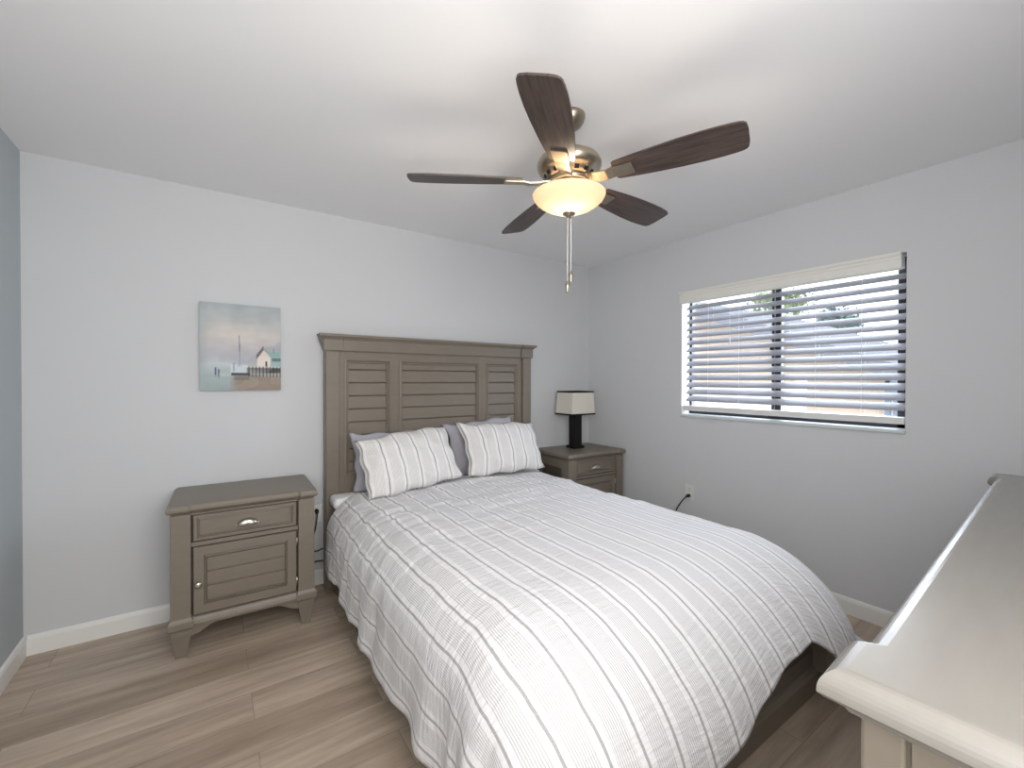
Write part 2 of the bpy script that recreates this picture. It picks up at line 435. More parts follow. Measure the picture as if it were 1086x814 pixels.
# ------------------------------------------------------------------ nightstand (built once in local coordinates; front faces -y)
def make_nightstand(loc, rz, label, grp):
    W, D, HT = .662, .457, .7415
    root = empty('nightstand', loc, label, 'nightstand', rz, grp)
    hw, hd = W / 2, D / 2
    T = M['taupe']
    # top slab: breakfront plan, eased ogee edge
    def plan(o):
        a = .085
        return [(-hw + o, hd), (-hw + o, -hd + o), (-hw + a, -hd + o), (-hw + a + .012, -hd + o + .012), (hw - a - .012, -hd + o + .012), (hw - a, -hd + o), (hw - o, -hd + o), (hw - o, hd)]
    obj('top', prism_xy(bmesh.new(), [(plan(.024), .690), (plan(.018), .699), (plan(.006), .706), (plan(0), .713)] + [(plan(.020 * (1 - math.cos(t_ * math.pi / 12))), .7245 + .017 * math.sin(t_ * math.pi / 12)) for t_ in range(7)]), T, root)
    bx, byf = .308, -.200        # carcass half width, front plane
    # carcass
    bm = bmesh.new()
    box(bm, -bx, -bx + .018, byf + .02, hd - .012, .15, .692); box(bm, bx - .018, bx, byf + .02, hd - .012, .15, .692)
    box(bm, -bx, bx, hd - .03, hd - .012, .15, .692); box(bm, -bx, bx, byf + .03, hd - .012, .15, .17)
    box(bm, -bx + .06, bx - .06, byf + .002, byf + .05, .685, .692); box(bm, -bx + .06, bx - .06, byf + .002, byf + .05, .529, .549, .002)
    box(bm, -bx + .06, bx - .06, byf + .03, byf + .045, .16, .692)
    obj('carcass', bm, T, root)
    # recessed side frames
    for s in (-1, 1):
        bm = bmesh.new()
        t = bmesh.new(); framed(t, -.165, .195, .20, .67, -bx + .0, [(0, -bx - .006), (.045, -bx - .006), (.052, -bx + .001), (.06, -bx + .001)])
        for v in t.verts: v.co = Vector((s * -v.co.y if s > 0 else v.co.y, v.co.x, v.co.z))
        merge(bm, t); obj('side_panel', bm, T, root)
    # corner pilasters, wider base blocks, tapered feet
    for s in (-1, 1):
        bm = bmesh.new()
        xa, xb = sorted((s * .235, s * .315))
        box(bm, xa, xb, byf - .014, byf + .05, .185, .692, .004)
        bm2 = bmesh.new()
        def sq(e, z): return ([(xa - e, byf - .014 - e), (xb + e, byf - .014 - e), (xb + e, byf + .05), (xa - e, byf + .05)], z)
        prism_xy(bm2, [sq(.0, .215), sq(.001, .195), sq(.008, .183), sq(.010, .176), sq(.010, .15), sq(.006, .143), sq(.002, .138)])
        merge(bm, bm2)
        obj('corner_post', bm, T, root)
        for yf, yb2 in ((byf - .010, byf + .055), (hd - .075, hd - .012)):
            bm = bmesh.new()
            xm = (xa + xb) / 2
            def q(h, z):
                ym = (yf + yb2) / 2
                return ([(xm - h, ym - h * .85), (xm + h, ym - h * .85), (xm + h, ym + h * .85), (xm - h, ym + h * .85)], z)
            prism_xy(bm, [q(.040, .150), q(.040, .115), q(.034, .085), q(.022, 0)])
            obj('foot', bm, T, root)
    # base rail with an arched apron
    n = 20; poly = [(-.24, .19), (-.24, .095)]
    for k in range(n + 1):
        u = -1 + 2 * k / n
        poly.append((.2 * u, .105 + .035 * min(1, max(0, 1.35 * (1 - abs(u) ** 3)))))
    poly += [(.24, .095), (.24, .19)]
    bm = prism_xz(bmesh.new(), poly, byf + .004, byf + .03)
    loops(bm, [[(x, y, z) for y, z in ((byf + .01, .145), (byf - .012, .145), (byf - .014, .158), (byf - .010, .172), (byf - .002, .185), (byf + .01, .188))] for x in (-.24, .24)])
    obj('apron', bm, T, root)
    # dark backing behind drawer and door: gap shade put into the colour
    obj('reveal', BX(-.2345, .2345, byf + .012, byf + .029, .186, .688), M['taupe_gap_shade'], root)
    # drawer: raised border, recessed field, cup pull
    dr = obj('drawer', framed(bmesh.new(), -.226, .226, .556, .681, byf + .02, [(.0, byf - .001), (.002, byf - .003), (.014, byf - .003), (.017, byf + .006), (.023, byf + .003), (.026, byf + .009)]), T, root)
    bm = bmesh.new(); cz_, nx, ny = .612, 18, 9
    rings = []
    for j in range(ny + 1):
        ph = math.pi * .5 * j / ny + .0
        rings.append([(.047 * math.cos(math.pi * i / nx) * (1 if j < 1 else math.cos(ph) ** .5 if ph < 1.56 else .02), byf - .022 * math.sin(ph) + .004 - .004 * 0, cz_ + .030 * math.sin(math.pi * i / nx) * max(math.cos(ph), .02) ** .6 - .010) for i in range(nx + 1)])
    loops(bm, rings, False, False, closed=False)
    cp = obj('cup_pull', bm, M['nickel'], dr, smooth=True)
    sm_ = cp.modifiers.new('s', 'SOLIDIFY'); sm_.thickness = .003
    bm = bmesh.new(); box(bm, -.052, .052, byf + .0025, byf + .006, .597, .606, .001)
    obj('pull_plate', bm, M['nickel'], dr)
    # door: wide frame, recessed panel of three boards, knob, two hinges
    dx0, dx1, dz0, dz1 = -.226, .226, .196, .524
    door = obj('door', framed(bmesh.new(), dx0, dx1, dz0, dz1, byf + .02, [(0, byf - .001), (.002, byf - .003), (.042, byf - .003), (.044, byf + .005), (.052, byf - .001), (.055, byf + .009), (.058, byf + .012)]), T, root)
    bm = bmesh.new(); zz0, zz1 = dz0 + .057, dz1 - .057
    for k in range(3):
        a = zz0 + (zz1 - zz0) * k / 3; c = zz0 + (zz1 - zz0) * (k + 1) / 3
        loops(bm, [[(x, y, z) for y, z in ((byf + .0118, a), (byf + .0118, c), (byf + .0112, c - .001), (byf + .0045, c - .004), (byf + .0045, a + .005), (byf + .0112, a + .0012))] for x in (dx0 + .055, dx1 - .055)])
    obj('board_panel', bm, T, door)
    bm = bmesh.new(); prof = [(.006, 0), (.006, .010), (.012, .014), (.0155, .020), (.0145, .027), (.009, .031), (.0005, .032)]
    t = lathe(bmesh.new(), prof, 20)
    for v in t.verts: v.co = Vector((dx0 + .020 + v.co.x, byf - .003 - v.co.z, .348 + v.co.y))
    merge(bm, t); obj('knob', bm, M['nickel'], door, smooth=True)
    for hz in (.250, .465):
        bm = bmesh.new(); lathe(bm, [(.0035, -.022), (.0035, .022)], 10, (dx1 + .003, byf - .003, hz)); obj('hinge', bm, M['nickel'], door, smooth=True)
    return root

def copy_tree(o, parent=None):
    kids = list(o.children)
    c = o.copy(); col.objects.link(c)
    if parent is not None: c.parent = parent
    for k in kids: copy_tree(k, c)
    return c

ns = make_nightstand((-2.874, -.262, 0), -.022, 'taupe nightstand with cup pull drawer and boarded door, left of the bed under the painting', 'pair of bedside nightstands')
ns2 = copy_tree(ns); ns2.location = (-.348, -.250, 0); ns2.rotation_euler = (0, 0, -.02)
ns2['label'] = 'taupe nightstand in the room corner carrying the black table lamp, half behind the bed'

# ------------------------------------------------------------------ bed
HB0, HB1 = -2.428, -.785; XC = (HB0 + HB1) / 2
bed = empty('bed', (XC, -1.15, 0), 'taupe painted bed frame with tall louvred headboard, standing on the plank floor', 'bed')
def bp(name, bm, mat=None, parent=bed, **k):
    bmesh.ops.translate(bm, verts=bm.verts[:], vec=-Vector(bed.location)); return obj(name, bm, mat or M['taupe'], parent, **k)
YF = -.085                    # front plane of the headboard frame
for s in (-1, 1):
    xa, xb = (HB0, HB0 + .083) if s < 0 else (HB1 - .083, HB1)
    bm = box(bmesh.new(), xa, xb, -.108, -.022, 0, 1.532, .006)
    bp('headboard_post', bm)
# frame of stiles and rails with stepped mouldings round the three louvre panels
panels = [(-2.303, -2.003), (-1.930, -1.284), (-1.211, -.911)]
PZ0, PZ1 = .715, 1.478
bm = bmesh.new()
xs = [HB0 + .08] + [v for p in panels for v in p] + [HB1 - .08]
for k in range(0, len(xs), 2): box(bm, xs[k], xs[k + 1], YF, -.03, .42, 1.54, .003)
for a, c in panels:
    box(bm, a - .002, c + .002, YF, -.03, PZ1, 1.54, .003); box(bm, a - .002, c + .002, YF, -.03, .42, PZ0, .003)
    # moulding
    loops(bm, [rect_y(a, c, PZ0, PZ1, i, y) for i, y in ((-.004, YF + .002), (-.004, YF - .006), (.004, YF - .008), (.010, YF - .002), (.014, YF + .004), (.020, YF + .004), (.024, YF + .016), (.028, YF + .03))], False, False)
bp('headboard_frame', bm)
for a, c in panels:
    bm = bmesh.new()
    za, zb = PZ0 + .01, PZ1 - .012
    z = zb; first = True
    edges = [zb] + [1.412 - .0878 * k for k in range(0, 9) if 1.412 - .0878 * k > za + .02] + [za]
    for z1_, z0_ in zip(edges, edges[1:]):
        loops(bm, [[(x, y, z) for y, z in ((YF + .040, z0_), (YF + .040, z1_), (YF + .024, z1_), (YF + .0165, z1_ - .006), (YF + .012, z0_ + .008), (YF + .013, z0_ + .004), (YF + .024, z0_ + .0005))] for x in (a + .012, c - .012)])
    bp('louvre_panel', bm)
# crown: frieze with end blocks, cove and cap
bm = bmesh.new()
def crown_ring(xa, xb, dy):
    pr = [(-.022, 1.530), (-.100 - dy, 1.530), (-.106 - dy, 1.537), (-.106 - dy, 1.603), (-.112 - dy, 1.610), (-.118 - dy, 1.618), (-.128 - dy, 1.624), (-.128 - dy, 1.640), (-.022, 1.640)]
    e = [0, 0, .006, .006, .012, .018, .030, .030, .030]
    return pr, e
pr, e = crown_ring(0, 0, 0)
loops(bm, [[(HB0 + .108, y, z) for y, z in pr], [(HB1 - .108, y, z) for y, z in pr]])
for s in (-1, 1):
    pr2, e2 = crown_ring(0, 0, .010)
    inner = HB0 + .105 if s < 0 else HB1 - .105
    outer = HB0 if s < 0 else HB1
    e3 = [0, 0.004, .012, .012, .018, .026, .040, .040, .040]
    loops(bm, [[(inner, y, z) for y, z in pr2], [(outer + s * ee, y, z) for (y, z), ee in zip(pr2, e3)]])
bp('headboard_crown', bm)
# rails, footboard with plinth, end posts and boards
bp('side_rail', BX(-2.395, -2.365, -2.25, -.10, .004, .315, .005))
bp('side_rail', BX(-.850, -.820, -2.25, -.10, .004, .315, .005))
bm = box(bmesh.new(), -2.425, -.790, -2.285, -2.225, .0, .090, .006)
loops(bm, [[(x, y, z) for y, z in ((-2.23, .088), (-2.285, .088), (-2.280, .097), (-2.272, .104), (-2.268, .112), (-2.23, .112))] for x in (-2.40, -.81)])
bp('footboard_plinth', bm)
for xa, xb in ((-2.428, -2.335), (-.880, -.787)):
    bp('footboard_post', BX(xa, xb, -2.325, -2.225, .092, .335, .005))
bm = bmesh.new()
zl = [.105, .18, .255, .33]
for a, c in zip(zl, zl[1:]):
    loops(bm, [[(x, y, z) for y, z in ((-2.235, a), (-2.235, c), (-2.258, c - .001), (-2.266, c - .007), (-2.266, a + .007), (-2.258, a + .001))] for x in (-2.335, -.880)])
bp('footboard_panel', bm)
bm = bmesh.new()
for k in range(8): box(bm, -2.363, -.852, -.30 - .27 * k, -.22 - .27 * k, .295, .3165)
bp('bed_slats', bm)

mt = BX(-2.362, -.848, -2.125, -.112, .318, .578, .08, seg=4)
mto = tag(obj('mattress', mt, M['sheet'], None, smooth=True), 'mattress in a white fitted sheet on the bed frame, showing beside the headboard post', 'mattress')

obj('sheet_fold', BX(-2.414, -.800, -.272, -.113, .535, .610, .03, seg=4), M['sheet'], mto, smooth=True)

# ------------------------------------------------------------------ duvet
def ellipse_table(a, b, n_exp, hang, flare):
    """arc-length table of horizontal reach and drop, quarter superellipse then a hanging part"""
    th = np.linspace(0, math.pi / 2, 400)
    h = a * np.sin(th) ** (2 / n_exp); d = b * (1 - np.cos(th) ** (2 / n_exp))
    h = np.append(h, a + flare); d = np.append(d, b + hang)
    s = np.concatenate([[0], np.cumsum(np.hypot(np.diff(h), np.diff(d)))])
    return s, h, d
TS = ellipse_table(.258, .25, 2.1, .50, .035)
TF = ellipse_table(.53, .42, 2.1, .40, .03)
def vnoise(x, y, seed, scale):
    """smooth value noise on arrays"""
    rs = np.random.RandomState(seed); g = rs.rand(64, 64) * 2 - 1
    X = x * scale + 17.3; Y = y * scale + 9.1
    xi = np.floor(X).astype(int); yi = np.floor(Y).astype(int); fx = X - xi; fy = Y - yi
    fx = fx * fx * (3 - 2 * fx); fy = fy * fy * (3 - 2 * fy)
    G = lambda i, j: g[i % 64, j % 64]
    return (G(xi, yi) * (1 - fx) + G(xi + 1, yi) * fx) * (1 - fy) + (G(xi, yi + 1) * (1 - fx) + G(xi + 1, yi + 1) * fx) * fy

CX0, CX1, CY0, CY1, CZ = -2.205, -1.005, -1.925, -.285, .632     # core rectangle of the flat top
EL, ER, EF = .675, .67, .66                                      # cloth beyond the core
nu, nv = 240, 250
us = np.linspace(CX0 - EL, CX1 + ER, nu); vs = np.linspace(CY0 - EF, CY1, nv)
U, V = np.meshgrid(us, vs, indexing='ij')
# hem outline varies a little: shrink the outer cloth
EX = np.where(U < CX0, CX0 - U, np.where(U > CX1, U - CX1, 0)); sx = np.where(U < CX0, -1.0, np.where(U > CX1, 1.0, 0.0))
EY = np.where(V < CY0, CY0 - V, 0)
_g = np.clip((U + 1.90) / .5, 0, 1); _k = np.clip((U + 1.24) / .30, 0, 1); EY = EY * (1 - .15 * _g * _g * (3 - 2 * _g) * (1 - _k * _k * (3 - 2 * _k)) + .20 * _k)
_h = np.clip((V + 1.25) / .9, 0, 1); EX = np.where(U < CX0, EX * (1 - .055 - .085 * _h * _h * (3 - 2 * _h)), EX)
R = np.hypot(EX, EY); TH = np.where(R > 1e-9, EY / np.maximum(R, 1e-9), 0) ** 2     # 0 side .. 1 foot
Lmax = .66
Rl = np.where(R > Lmax, Lmax + (R - Lmax) * .38, R)
hs = np.interp(Rl, TS[0], TS[1]); ds = np.interp(Rl, TS[0], TS[2])
hf = np.interp(Rl, TF[0], TF[1]); df = np.interp(Rl, TF[0], TF[2])
hh = hs * (1 - TH) + hf * TH; dd = ds * (1 - TH) + df * TH
hh = hh + np.where(R > Lmax, (R - Lmax) * .45, 0)
drop = np.clip((dd - .12) / .40, 0, 1)
# folds hanging from the edge
along = np.where(TH < .5, V, U)
corner = np.clip(np.minimum(EX, EY) / .3, 0, 1)
hh = hh * (1 + .10 * (4 * TH * (1 - TH)))
fold = .55 * np.sin(along * 17 + 2.2 * vnoise(U, V, 3, 1.3)) + .45 * np.sin(along * 29 + 1.3 + 2.5 * vnoise(U, V, 5, 1.7)) + .5 * vnoise(U, V, 11, 5)
hh = hh + .020 * fold * drop ** 1.3
ang = np.arctan2(EY, EX)
hh = hh + corner * drop * .03 * np.sin(ang * 14 + .6)
den = np.maximum(R, 1e-9)
X = np.clip(U, CX0, CX1) + sx * EX / den * hh
Y = np.clip(V, CY0, CY1) - EY / den * hh
Z = CZ - dd
# puffy top and soft creases
flat = 1 - np.clip(dd / .25, 0, 1)
Z = Z + .012 * np.cos((U - XC) * 2.0) * flat + .006 * vnoise(U, V, 21, 3.0) + .0045 * vnoise(U, V, 23, 7.0) * (0.4 + .6 * np.clip((V + 1.5) / 1.0, 0, 1))
cre = vnoise(U * .7, V * 1.6, 31, 9.0) + .6 * vnoise(U * .6, V * 2.0, 33, 17.0)
Z = Z + .0055 * cre * np.clip((V + 1.75) / .7, .25, 1)
Z = Z + .0035 * vnoise(U * 9, V * 24, 71, 1.0) * np.clip((V + 1.75) / .8, .2, 1) * np.clip(flat + .4, 0, 1)
rid = np.maximum(0, 1 - np.abs(vnoise(U, V, 41, 3.1)) * 6) * np.clip((V + 1.5) / .6, 0, 1)
Z = Z + .007 * rid
# head edge: turned down slightly; hem never below 8 cm
X = X + (.0065 * vnoise(U * .8, V * 2.2, 61, 5.5) + .005 * vnoise(U, V * 2, 62, 11)) * np.clip((V + 1.7) / .9, .12, 1)
Zmin = .095
Z = np.where(Z < Zmin, Zmin + (Z - Zmin) * .08, Z)
bm = bmesh.new()
uvl = bm.loops.layers.uv.new('UVMap')
vv = [[bm.verts.new((X[i, j], Y[i, j], Z[i, j])) for j in range(nv)] for i in range(nu)]
for i in range(nu - 1):
    for j in range(nv - 1):
        f_ = bm.faces.new((vv[i][j], vv[i + 1][j], vv[i + 1][j + 1], vv[i][j + 1])); f_.smooth = True
        for lp, (a, c) in zip(f_.loops, ((i, j), (i + 1, j), (i + 1, j + 1), (i, j + 1))): lp[uvl].uv = (us[a] + 4, vs[c] + 4)
du = obj('duvet', bm, M['duvet'], None, recalc=False)
tag(du, 'white and grey striped puffy duvet draped over the bed to near the floor', 'duvet')
sm_ = du.modifiers.new('thickness', 'SOLIDIFY'); sm_.thickness = .014; sm_.offset = -1

# ------------------------------------------------------------------ pillows
def pillow(name, w, h, t, mat, loc, rot, label, cat, seed, flange=.0, group=None, droop=0.0, ear=.012, bulge=.05, cut=(0, 0), cut2=(0, 0)):
    n1, n2 = 44, 32
    bm = bmesh.new(); uvl = bm.loops.layers.uv.new('UVMap')
    rs = np.random.RandomState(seed)
    ph = rs.rand(8) * 6.28
    def P(i, j, side):
        u = -1 + 2 * i / n1; v = -1 + 2 * j / n2
        # long edges bulge between the corners
        x = u * (w / 2) * (1 - .035 * (1 - v * v)); y = v * (h / 2) * (1 + bulge * (1 - u ** 4))
        e = max(0.0, (1 - abs(u) ** 3.2)) ** .62 * max(0.0, (1 - abs(v) ** 2.8)) ** .62
        z = side * t * .5 * e
        wr = .006 * math.sin(9 * u + ph[0] + 3 * v) * math.sin(7 * v + ph[1]) + .004 * math.sin(19 * u + ph[2]) * math.sin(5 * v + ph[3] + 4 * u)
        z += side * wr * min(1, e * 2)
        x += .006 * math.sin(8 * v + ph[4]) * abs(u) ** 3; y += .007 * math.sin(9 * u + ph[5]) * abs(v) ** 3
        z += -droop * (v * .5 + .5) ** 2 * 1.0 + .02 * u * u * 0
        # corner ears
        c = (abs(u) * abs(v)) ** 6
        tl = max(0, -u) ** 3 * max(0, v) ** 3; x += cut[0] * tl; y -= cut[1] * tl
        tr_ = max(0, u) ** 3 * max(0, v) ** 3; x -= cut2[0] * tr_; y -= cut2[1] * tr_
        ek = ear * (3.2 if (u < 0 and v > 0) else .6); x += ek * c * (1 if u > 0 else -1); y += ek * c * (1 if v > 0 else -1)
        return Vector((x, y, z))
    ftop = [[bm.verts.new(P(i, j, 1)) for j in range(n2 + 1)] for i in range(n1 + 1)]
    fbot = [[ftop[i][j] if i in (0, n1) or j in (0, n2) else bm.verts.new(P(i, j, -1)) for j in range(n2 + 1)] for i in range(n1 + 1)]
    for g, flip in ((ftop, 0), (fbot, 1)):
        for i in range(n1):
            for j in range(n2):
                q_ = [(i, j), (i + 1, j), (i + 1, j + 1), (i, j + 1)]
                if flip: q_ = q_[::-1]
                f_ = bm.faces.new([g[a][c] for a, c in q_]); f_.smooth = True
                for lp, (a, c) in zip(f_.loops, q_): lp[uvl].uv = (a / n1 * w + 4, c / n2 * h + 4)
    o = obj(name, bm, mat, None, recalc=False)
    o.location = loc; o.rotation_euler = rot
    return tag(o, label, cat, group)

rad = math.radians
pillow('pillow', .62, .350, .09, M['grey_linen'], (-1.965, -.166, .803), (rad(81), rad(0), rad(2)), 'lilac grey pillow leaning on the left half of the headboard, behind a striped sham', 'pillow', 3, group='plain grey pillows')
pillow('pillow', .57, .370, .09, M['grey_linen'], (-1.288, -.166, .836), (rad(81), rad(-6), rad(-2)), 'lilac grey pillow behind the right striped sham, its side showing between the two shams', 'pillow', 5, group='plain grey pillows')
pillow('pillow', .675, .365, .15, M['sham'], (-1.955, -.348, .822), (rad(62), rad(-4), rad(8)), 'striped sham pillow on the left of the bed, nearer the painting', 'pillow', 11, group='striped sham pillows', bulge=.07, cut=(.045, .035))
pillow('pillow', .650, .375, .15, M['sham'], (-1.215, -.330, .838), (rad(64), rad(0), rad(-2)), 'striped sham pillow on the right of the bed, nearer the lamp', 'pillow', 17, group='striped sham pillows', bulge=.03, cut2=(.02, .02))

# ------------------------------------------------------------------ dresser (nearest the camera)
DL, DD, DH = 1.836, .45, 1.004
dro = empty('dresser', (0, 0, 0), 'taupe dresser with pale glossy top in the foreground at the right edge', 'dresser', math.radians(3.3))
_a = math.radians(3.3)
# front-left corner of the top at (-2.431, -2.852); local origin = base centre
fl = Vector((-2.431, -2.852)); cx_ = fl + Vector((math.cos(_a), math.sin(_a))) * (DL / 2) + Vector((math.sin(_a), -math.cos(_a))) * (DD / 2)
dro.location = (cx_.x, cx_.y, 0)
hw, hd = DL / 2, DD / 2
def dplan(o):                       # front is +y
    a = .106; n_ = .018
    return [(-hw + o, -hd + .0), (hw - o, -hd + .0), (hw - o, hd - o), (hw - a, hd - o), (hw - a - .012, hd - n_ - o), (-hw + a + .012, hd - n_ - o), (-hw + a, hd - o), (-hw + o, hd - o)]
obj('top', prism_xy(bmesh.new(), [(dplan(.026), DH - .052), (dplan(.020), DH - .043), (dplan(.006), DH - .036), (dplan(0), DH - .030)] + [(dplan(.024 * (1 - math.cos(t_ * math.pi / 16))), DH - .026 * (1 - math.sin(t_ * math.pi / 16))) for t_ in range(9)]), M['dresser_top'], dro)
bm = bmesh.new()
box(bm, -hw + .072, hw - .072, -hd + .015, hd - .05, .15, DH - .05, .003)
obj('carcass', bm, M['taupe'], dro)
for s in (-1, 1):
    xa, xb = sorted((s * (hw - .062), s * (hw - .135)))
    obj('corner_post', BX(xa, xb, hd - .07, hd - .028, .15, DH - .052, .004), M['taupe'], dro)
    t = bmesh.new(); framed(t, -hd + .02, hd - .075, .20, DH - .075, -hw + .073, [(0, -hw + .065), (.05, -hw + .065), (.057, -hw + .072), (.065, -hw + .072)])
    for v in t.verts: v.co = Vector((-s * v.co.y, v.co.x, v.co.z))
    obj('side_panel', t, M['taupe'], dro)
    for yy in (-hd + .05, hd - .06):
        xm = s * (hw - .10)
        q2 = lambda h_, z: ([(xm - h_, yy - h_ * .8), (xm + h_, yy - h_ * .8), (xm + h_, yy + h_ * .8), (xm - h_, yy + h_ * .8)], z)
        obj('foot', prism_xy(bmesh.new(), [q2(.042, .152), q2(.042, .115), q2(.035, .085), q2(.023, 0)]), M['taupe'], dro)
dw = (DL - .28) / 3
for r_ in range(3):
    for c_ in range(3):
        x0 = -hw + .14 + dw * c_ + .006; x1 = x0 + dw - .012
        z0 = .19 + .245 * r_; z1 = z0 + .225
        t = framed(bmesh.new(), x0, x1, z0, z1, -(hd - .052), [(0, -(hd - .036)), (.014, -(hd - .034)), (.020, -(hd - .041)), (.028, -(hd - .041))])
        for v in t.verts: v.co = Vector((-v.co.x, -v.co.y, v.co.z))
        d_ = obj('drawer', t, M['taupe'], dro)
        xm, zm = -(x0 + x1) / 2, (z0 + z1) / 2
        bm = tube(bmesh.new(), catmull([(xm - .045, hd - .042, zm), (xm - .04, hd - .02, zm), (xm, hd - .012, zm), (xm + .04, hd - .02, zm), (xm + .045, hd - .042, zm)], 5), .005, 8)
        obj('handle', bm, M['nickel'], d_, smooth=True)

# ------------------------------------------------------------------ ceiling fan
FX, FY = -1.80, -1.708
fan = empty('ceiling_fan', (FX, FY, H), 'five bladed ceiling fan in antique nickel with dark wood blades and lit bowl light', 'ceiling fan')
def fp(name, bm, mat, parent=fan, smooth=True, **k): return obj(name, bm, mat, parent, smooth=smooth, **k)
FM = M['fan_metal']
fp('canopy', lathe(bmesh.new(), [(.066, 0), (.066, -.010), (.062, -.022), (.050, -.040), (.034, -.052), (.020, -.056), (.0005, -.056)], 40), FM)
fp('downrod', lathe(bmesh.new(), [(.0125, -.05), (.0125, -.15), (.024, -.152), (.026, -.166)], 20), FM)
mh = fp('motor_housing', lathe(bmesh.new(), [(.028, -.158), (.070, -.162), (.104, -.170), (.124, -.182), (.133, -.198), (.133, -.212), (.126, -.226), (.116, -.236), (.110, -.238), (.102, -.250), (.090, -.262), (.088, -.263)], 56), FM)
for k in range(15):                                          # vent slots round the lower cone
    a = 2 * math.pi * k / 15 + .1
    t = bmesh.new(); box(t, -.004, .004, -.0035, .0035, -.005, .005)
    for v in t.verts:
        x, y, z = v.co; r0 = .1010
        v.co = Vector((math.cos(a) * (r0 + x) - math.sin(a) * y * 2.6, math.sin(a) * (r0 + x) + math.cos(a) * y * 2.6, -.2505 + z + x * 1.0))
    fp('vent_slot', t, M['black'], mh, smooth=False)
fp('flywheel', lathe(bmesh.new(), [(.05, -.262), (.084, -.263), (.086, -.268), (.086, -.280), (.080, -.284), (.05, -.284)], 48), FM)
fp('light_fitter', lathe(bmesh.new(), [(.060, -.283), (.060, -.300), (.070, -.304), (.078, -.312), (.078, -.320), (.046, -.322)], 48, cap=False), FM)
bowl = lathe(bmesh.new(), [(.148, -.322), (.151, -.326), (.149, -.334), (.141, -.346), (.126, -.360), (.104, -.374), (.076, -.386), (.046, -.394), (.020, -.397), (.004, -.3975)], 64, cap=False)
bo = fp('light_bowl', bowl, M['bowl']); bo['label'] = 'lit frosted glass bowl'
s_ = bo.modifiers.new('s', 'SOLIDIFY'); s_.thickness = .003
fp('finial', lathe(bmesh.new(), [(.0005, -.392), (.012, -.395), (.026, -.400), (.027, -.404), (.018, -.409), (.010, -.413), (.009, -.419), (.0005, -.421)], 28), FM)
for dx, dz, zz in ((-.007, .0, -.712), (.009, -.004, -.668)):
    pts = [(dx * .9, dz, -.412), (dx, dz, -.50), (dx, dz, zz + .03)]
    pc = fp('pull_chain', tube(bmesh.new(), pts, .0016, 6), M['string'])
    fp('fob', lathe(bmesh.new(), [(.001, .030), (.004, .027), (.009, .014), (.0095, .006), (.006, -.006), (.0045, -.012), (.006, -.018), (.001, -.021)], 14, (dx, dz, zz)), M['fan_metal'], pc)
# blades: local x runs outwards
BR = [(.195, .044), (.205, .050), (.28, .059), (.36, .0665), (.44, .072), (.52, .0745), (.58, .0735), (.62, .0705), (.640, .0675), (.650, .063), (.657, .054), (.661, .030)]
for k in range(5):
    a = math.radians(4.6 + 72 * k)
    bm = bmesh.new()
    outl = [(r_, w_ * 1.02) for r_, w_ in BR] + [(r_, -w_ * .98) for r_, w_ in BR[::-1]]
    loops(bm, [[(x, y, -.0035) for x, y in outl], [(x, y, .0035) for x, y in outl]])
    bl_ = fp('blade', bm, M['blade'], smooth=False)
    bl_.location = (0, 0, -.272); bl_.rotation_euler = (Matrix.Rotation(a, 3, 'Z') @ Matrix.Rotation(math.radians(-13), 3, 'X')).to_euler()
    bm = bmesh.new()
    path = [(.070, -.004, .026), (.100, -.006, .026), (.130, -.012, .028), (.165, -.014, .028), (.190, -.0095, .029), (.262, -.0095, .031), (.270, -.0095, .029)]
    loops(bm, [[(x, -hw_, z), (x, hw_, z), (x, hw_, z + .0055), (x, -hw_, z + .0055)] for x, z, hw_ in path])
    fp('blade_bracket', bm, M['fan_metal'], bl_, smooth=False)
ld = bpy.data.lights.new('bulb', 'POINT'); ld.energy = 5.5; ld.color = (1.0, .84, .62); ld.shadow_soft_size = .03
lo = bpy.data.objects.new('bulb', ld); col.objects.link(lo); lo.location = (0, 0, -.366); lo.parent = fan

# ------------------------------------------------------------------ table lamp on the corner nightstand
tl = empty('table_lamp', (-.350, -.190, .7415), 'black table lamp with cream rectangular shade trimmed in black, on the corner nightstand', 'lamp')
obj('base', BX(-.060, .060, -.055, .055, 0, .022, .003), M['black'], tl)
bm = BX(-.043, .043, -.040, .040, .0215, .300, .004); obj('column', bm, M['black'], tl)
obj('socket', lathe(bmesh.new(), [(.012, .299), (.012, .33), (.018, .335), (.018, .375), (.008, .38)], 18), M['nickel'], tl, smooth=True)
def sr(hx, hy, z, e=0): return [(-hx - e, -hy - e, z), (hx + e, -hy - e, z), (hx + e, hy + e, z), (-hx - e, hy + e, z)]
sb, st = (.138, .106), (.126, .098); zb_, zt_ = .300, .505
sh = obj('lamp_shade', loops(bmesh.new(), [sr(*sb, zb_), sr(*st, zt_)], False, False), M['shade'], tl)
s_ = sh.modifiers.new('s', 'SOLIDIFY'); s_.thickness = .002
for (hx, hy), z0, z1 in ((sb, zb_ - .002, zb_ + .012), (st, zt_ - .010, zt_ + .003)):
    obj('shade_trim', loops(bmesh.new(), [sr(hx, hy, z0, -.003), sr(hx, hy, z0, .003), sr(hx, hy, z1, .003), sr(hx, hy, z1, -.003), sr(hx, hy, z0, -.003)], False, False), M['black'], sh)
bm = bmesh.new(); tube(bm, [(-st[0], 0, zt_ - .012), (st[0], 0, zt_ - .012)], .002, 6); tube(bm, [(0, 0, .376), (0, 0, zt_ - .011)], .003, 6)
obj('shade_spider', bm, M['nickel'], sh)

